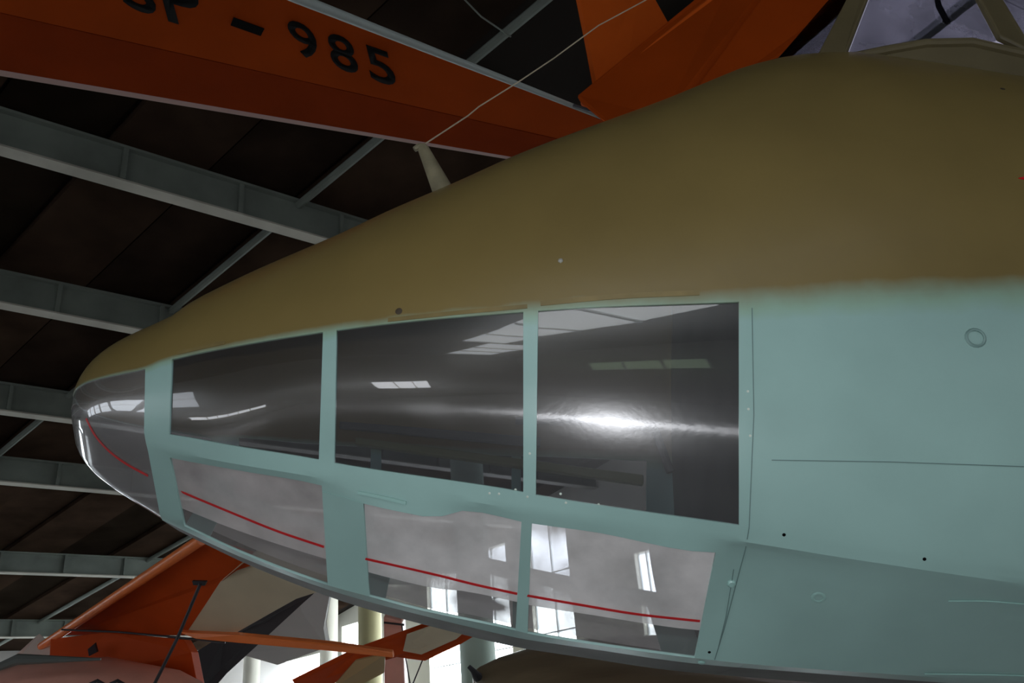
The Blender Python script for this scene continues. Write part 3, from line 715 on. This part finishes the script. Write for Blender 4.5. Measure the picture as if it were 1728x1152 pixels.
# sill running along the foot of the canopy
bm = bmesh.new()
sill = [cp(x, y, w_) for x, y, w_ in ((1262, 152, 0.0), (1300, 140, 0.15), (1352, 126, 0.27), (1425, 100, WB + 0.01), (1492, 86, WB + 0.02), (1560, 74, WB + 0.03), (1640, 72, WB + 0.04), (1728, 92, WB + 0.05), (1900, 140, WB + 0.05), (2100, 190, WB + 0.05))]
tube(bm, sill, 0.014, 10); bmobj('canopy_sill', bm, m_canopy, BOMBER)
for sg, nm in ((1, 'canopy_coaming'), (-1, 'canopy_coaming')):
    P = sill if sg == 1 else [mir(p) for p in sill]
    bm = bmesh.new(); lowp = [p - VV * 0.16 for p in P]; th = -WW * 0.012 * sg
    for a_, b_, c_, d_ in zip(P, P[1:], lowp[1:], lowp): slab(bm, [a_, b_, c_, d_], th)
    bmobj(nm, bm, m_canopy, BOMBER, smooth=False)
bm = bmesh.new(); tube(bm, [mir(p) for p in sill], 0.022, 10); bmobj('canopy_sill', bm, m_canopy, BOMBER)
bm = bmesh.new(); slab(bm, [Ft, Ct, Et, mir(Et), mir(Ct)], HZ * 0.004, 0.001); bmobj('canopy_pane', bm, m_pane_canopy, BOMBER, smooth=False)
bm = bmesh.new(); tube(bm, [cp(1578, -20, 0.1), cp(1584, 10, 0.1), cp(1600, 40, 0.08)], 0.009, 8); bmobj('handle', bm, m_dark, BOMBER)
adopt(BOMBER)

# ================================================================ GLIDERS HANGING IN THE HALL
# big orange wing across the top left
HWING = 3.2
def wz(x, y, h=HWING): return on_z(x, y, h)
GW = empty('glider_wing', wz(500, 140), label='long orange glider wing with black letters across the top left', category='glider')
LEt = lambda x: (x - 505) * 0.392
TEt = lambda x: 118 + 0.170 * x
AIL = lambda x: 21 + 0.226 * x
TH = HZ * 0.05
def wstrip(name, fa, fb, x0, x1, m, thick, dz=0.0, n=6, **pr):
    for_ = [wz(x0 + (x1 - x0) * k / n, fa(x0 + (x1 - x0) * k / n), HWING + dz) for k in range(n + 1)]
    bk = [wz(x0 + (x1 - x0) * k / n, fb(x0 + (x1 - x0) * k / n), HWING + dz) for k in range(n + 1)]
    bm = bmesh.new(); slab(bm, for_ + bk[::-1], HZ * thick, 0); return bmobj(name, bm, m, GW, smooth=False, **pr)
X0, X1 = -60, 1180
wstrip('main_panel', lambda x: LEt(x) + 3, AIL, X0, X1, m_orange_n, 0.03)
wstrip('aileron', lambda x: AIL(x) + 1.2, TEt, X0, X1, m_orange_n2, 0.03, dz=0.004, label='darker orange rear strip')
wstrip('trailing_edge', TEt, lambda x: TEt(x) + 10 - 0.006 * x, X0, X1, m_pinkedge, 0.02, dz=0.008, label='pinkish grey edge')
# rounded leading edge, grey
bm = bmesh.new(); tube(bm, [wz(x, LEt(x) - 2, HWING + 0.015) for x in (X0, 300, 505, 760, 1000, X1)], [0.03, 0.028, 0.026, 0.02, 0.014, 0.012], 12); bmobj('leading_edge', bm, m_greyedge, GW, label='grey leading edge')
def letter(ch, bl, br, tl, parent, place, m, fatten=0.012):
    cu = bpy.data.curves.new('letter', 'FONT'); cu.body = ch; cu.size = 1; cu.offset = fatten; cu.resolution_u = 4
    o = bpy.data.objects.new('letter_source', cu); COL.objects.link(o); bpy.context.view_layer.update()
    me = bpy.data.meshes.new_from_object(o.evaluated_get(bpy.context.evaluated_depsgraph_get())); bpy.data.objects.remove(o)
    xs = [v.co.x for v in me.vertices]; ys = [v.co.y for v in me.vertices]; x0, x1, y0, y1 = min(xs), max(xs), min(ys), max(ys)
    for v in me.vertices:
        s = (v.co.x - x0) / (x1 - x0); t = (v.co.y - y0) / (y1 - y0)
        v.co = place(bl[0] + (br[0] - bl[0]) * s + (tl[0] - bl[0]) * t, bl[1] + (br[1] - bl[1]) * s + (tl[1] - bl[1]) * t)
    bm = bmesh.new(); bm.from_mesh(me)
    r = bmesh.ops.extrude_face_region(bm, geom=bm.faces[:]); nrm = (place(500, 100) - place(510, 120)).cross(place(500, 100) - place(520, 100)).normalized()
    if nrm.dot(EYE - place(500, 100)) > 0: nrm = -nrm
    bmesh.ops.translate(bm, verts=[v for v in r['geom'] if isinstance(v, bmesh.types.BMVert)], vec=nrm * 0.004)
    return bmobj('letter', bm, m, parent, smooth=False, label='black "%s"' % ch)
LP = lambda x, y: wz(x, y, HWING - 0.006)
for ch, bl, br, tl in (('S', (209, 10), (268, 31), (190, -70)), ('P', (284, 36), (350, 56), (262, -46)),
                       ('9', (500, 92), (546, 108), (480, 30)), ('8', (562, 113), (608, 129), (548, 52)), ('5', (627, 134), (672, 150), (612, 74))):
    letter(ch, bl, br, tl, GW, LP, m_black)
bm = bmesh.new(); slab(bm, [LP(389, 43), LP(440, 61), LP(446, 49), LP(394, 30)], HZ * 0.004); bmobj('letter', bm, m_black, GW, smooth=False, label='black dash')
adopt(GW)

# orange glider tail at upper middle
GT = empty('glider_tail', at(1150, 60, 4.6), label='orange glider tail with upright fin at top centre right', category='glider')
def pslab(name, pts, m, parent, thick=0.05, bev=0.008, **pr):
    P = [at(*p) for p in pts]; n = (P[1] - P[0]).cross(P[2] - P[0]).normalized()
    if n.dot(FWD) < 0: n = -n
    bm = bmesh.new(); slab(bm, P, n * thick, bev); return bmobj(name, bm, m, parent, smooth=False, **pr)
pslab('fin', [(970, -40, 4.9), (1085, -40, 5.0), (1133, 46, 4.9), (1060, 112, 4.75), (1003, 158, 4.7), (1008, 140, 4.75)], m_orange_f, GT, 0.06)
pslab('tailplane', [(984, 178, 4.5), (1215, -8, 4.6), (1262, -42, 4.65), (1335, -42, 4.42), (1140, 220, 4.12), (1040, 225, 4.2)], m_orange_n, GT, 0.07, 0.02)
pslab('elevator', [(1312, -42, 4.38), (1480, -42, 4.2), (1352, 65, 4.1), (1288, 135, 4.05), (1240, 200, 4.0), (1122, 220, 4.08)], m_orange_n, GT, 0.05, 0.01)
bm = bmesh.new(); tube(bm, [at(984, 178, 4.48), at(1110, 76, 4.55), at(1262, -42, 4.62)], [0.02, 0.03, 0.035], 10); bmobj('leading_edge', bm, m_orange, GT)
bm = bmesh.new(); tube(bm, [at(1284, 140, 4.03), at(1318, 98, 4.06), at(1355, 62, 4.1)], 0.012, 6); bmobj('hinge', bm, m_dark, GT)
bm = bmesh.new(); tube(bm, [at(968, 178, 4.5), at(1000, 188, 4.45), at(1032, 204, 4.4)], 0.010, 6); bmobj('tail_skid', bm, m_dark, GT)
adopt(GT)

# lower left: orange glider with cream wing panel
GL = empty('glider', at(200, 1150, 9), label='orange glider with cream wing panel at lower left', category='glider')
pslab('wing_panel', [(80, 1088, 9.6), (330, 915, 8.0), (440, 950, 8.0), (398, 962, 8.1), (372, 980, 8.3), (312, 1072, 8.9), (110, 1070, 9.6)], m_orange2, GL, 0.10)
pslab('cream_panel', [(400, 958, 8.0), (440, 925, 7.9), (580, 985, 7.9), (500, 1010, 8.2), (384, 1076, 8.8), (312, 1070, 8.9), (372, 980, 8.3)], m_cream, GL, 0.08, label='cream cloth covered wing panel')
bm = bmesh.new(); tube(bm, [at(70, 1090, 9.5), at(200, 1003, 8.7), at(340, 910, 7.9)], [0.045, 0.05, 0.055], 12); bmobj('leading_edge', bm, m_orange3, GL, label='bright orange leading edge')
pslab('wing_root', [(85, 1078, 9.3), (180, 1066, 9.2), (310, 1079, 9.0), (322, 1100, 8.9), (334, 1160, 8.9), (80, 1160, 9.2)], m_orange2, GL, 0.15)
pslab('light_fairing', [(20, 1110, 9.4), (66, 1068, 9.6), (84, 1084, 9.5), (88, 1120, 9.3), (24, 1120, 9.4)], mat('fairing_grey', (0.55, 0.47, 0.42), 0.5), GL, 0.1, label='pale grey fairing')
bm = bmesh.new(); tube(bm, [at(104, 1062, 9.1), at(200, 1066, 9.05), at(310, 1076, 8.85), at(380, 1084, 8.8)], 0.010, 6); bmobj('panel_seam', bm, m_dark, GL)
bm = bmesh.new(); slab(bm, [at(300, 1066, 8.7), at(400, 1071, 8.6), at(560, 1086, 8.5), at(662, 1100, 8.4), at(664, 1110, 8.4), at(560, 1098, 8.5), at(400, 1084, 8.6), at(330, 1078, 8.65)], FWD * 0.08, 0.01); bmobj('wing_spar', bm, m_orange3, GL, smooth=False, label='long slim orange spar')
pslab('hand_hole', [(148, 1095, 9.0), (160, 1085, 9.0), (164, 1100, 9.0), (150, 1107, 9.0)], m_dark, GL, 0.03, 0.0)
bm = bmesh.new(); tube(bm, [at(338, 985, 7.8), at(300, 1075, 7.8), at(250, 1175, 7.8)], 0.016, 8); bmobj('strut', bm, m_dark, GL, label='thin dark strut')
pslab('strut_fitting', [(324, 980, 7.9), (348, 981, 7.9), (345, 988, 7.9), (326, 987, 7.9)], m_dark, GL, 0.04, 0.0)
# glider body, its rounded back just in the frame
def body(name, pts, m, parent, seg=24, flat=1.0, **pr):
    """lofted round body through (px, py, depth, radius)"""
    bm = bmesh.new(); tube(bm, [at(x, y, d) for x, y, d, r in pts], [r for *_, r in pts], seg); return bmobj(name, bm, m, parent, **pr)
body('body', [(-160, 1250, 8.4, 0.30), (-60, 1232, 8.4, 0.47), (40, 1225, 8.4, 0.60), (150, 1228, 8.4, 0.66), (260, 1245, 8.4, 0.64), (380, 1290, 8.4, 0.55)], m_pinkish, GL, label='salmon orange rounded body')
bm = bmesh.new(); tube(bm, [at(-20, 1132, 7.9), at(30, 1112, 7.9), at(100, 1112, 7.9), at(170, 1112, 7.9)], [0.03, 0.05, 0.03, 0.01], 8); bmobj('canopy_rim', bm, mat('rim_grey', (0.12, 0.13, 0.12), 0.5), GL)
for x in (164, 198):
    pl = lambda a, c: at(a, c, 7.70)
    bm = bmesh.new(); tube(bm, [pl(x - 12, 1166), pl(x - 11, 1153), pl(x, 1148), pl(x + 11, 1154), pl(x + 12, 1166)], 0.016, 8); bmobj('letter', bm, m_dark, GL, label='dark letter top')
adopt(GL)
# black wing underside crossing behind it
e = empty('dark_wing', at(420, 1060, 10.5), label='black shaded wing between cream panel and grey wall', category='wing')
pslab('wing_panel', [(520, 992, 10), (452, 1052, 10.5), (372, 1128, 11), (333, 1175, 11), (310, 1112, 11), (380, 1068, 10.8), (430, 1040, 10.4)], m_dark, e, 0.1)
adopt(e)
e = empty('grey_wing', at(470, 1050, 12), label='large plain grey wing underside left of the white pillar', category='wing')
pslab('wing_panel', [(560, 985, 11.5), (545, 1060, 12), (552, 1092, 12.2), (468, 1122, 12.6), (395, 1100, 12.6), (330, 1180, 13), (300, 1140, 13), (480, 990, 12)], m_wallgrey, e, 0.12)
adopt(e)
# small orange glider in the low middle
GM = empty('glider', at(650, 1120, 10), label='small orange glider with tan wing underside at lower middle', category='glider')
pslab('wing', [(492, 1146, 9.6), (600, 1092, 9.4), (728, 1046, 9.0), (800, 1064, 9.0), (772, 1080, 9.1), (712, 1109, 9.3), (664, 1101, 9.4), (600, 1118, 9.6), (540, 1160, 9.8), (500, 1160, 9.8)], m_orange2, GM, 0.06)
pslab('wing_covering', [(686, 1072, 9.05), (728, 1057, 8.95), (784, 1066, 8.95), (770, 1078, 9.02), (711, 1104, 9.2), (680, 1098, 9.25)], m_cream, GM, 0.02, 0.0, label='tan wing underside')
pslab('lower_covering', [(600, 1114, 9.45), (650, 1104, 9.3), (648, 1135, 9.5), (590, 1165, 9.6), (556, 1165, 9.6)], mat('wing_olive', (0.36, 0.26, 0.12), 0.5), GM, 0.02, 0.0)
pslab('tail_box', [(647, 1040, 10.5), (679, 1048, 10.5), (684, 1175, 10.5), (648, 1175, 10.5)], m_pinkish, GM, 0.3, 0.02)
for yy in (1050, 1104): 
    bm = bmesh.new(); tube(bm, [at(648, yy, 10.4), at(682, yy + 4, 10.4)], 0.012, 6); bmobj('rib', bm, m_dark, GM)
for a, c in (((683, 1100), (694, 1165)), ((694, 1160), (716, 1106)), ((678, 1052), (683, 1100))):
    bm = bmesh.new(); tube(bm, [at(*a, 10.2), at(*c, 10.2)], 0.008, 6); bmobj('bracing_wire', bm, m_dark, GM)
adopt(GM)
# drab brown aircraft body below the nose
BR = empty('drab_aircraft', at(1050, 1250, 5.5), label='glossy drab brown aircraft nose below the teal underside', category='aircraft')
body('fuselage', [(798, 1136, 5.2, 0.01), (804, 1138, 5.2, 0.05), (826, 1149, 5.2, 0.15), (866, 1168, 5.2, 0.28), (926, 1195, 5.2, 0.42), (1020, 1232, 5.2, 0.56), (1150, 1260, 5.2, 0.66), (1400, 1300, 5.2, 0.70), (1800, 1330, 5.2, 0.72)], m_tarp, BR, seg=32)
bm = bmesh.new(); tube(bm, [at(791, 1124, 5.05), at(798, 1131, 5.05), at(806, 1142, 5.1)], [0.012, 0.016, 0.03], 10); bmobj('nose_spike', bm, m_dark, BR)
adopt(BR)
# thin wire up in the roof
bm = bmesh.new(); tube(bm, [at(770, -15, 5.6), at(812, 28, 5.7), at(862, 62, 5.9)], 0.006, 6); bmobj('hanging_wire', bm, m_beam, None, label='faint thin wire above the orange wing near the top', category='wire')
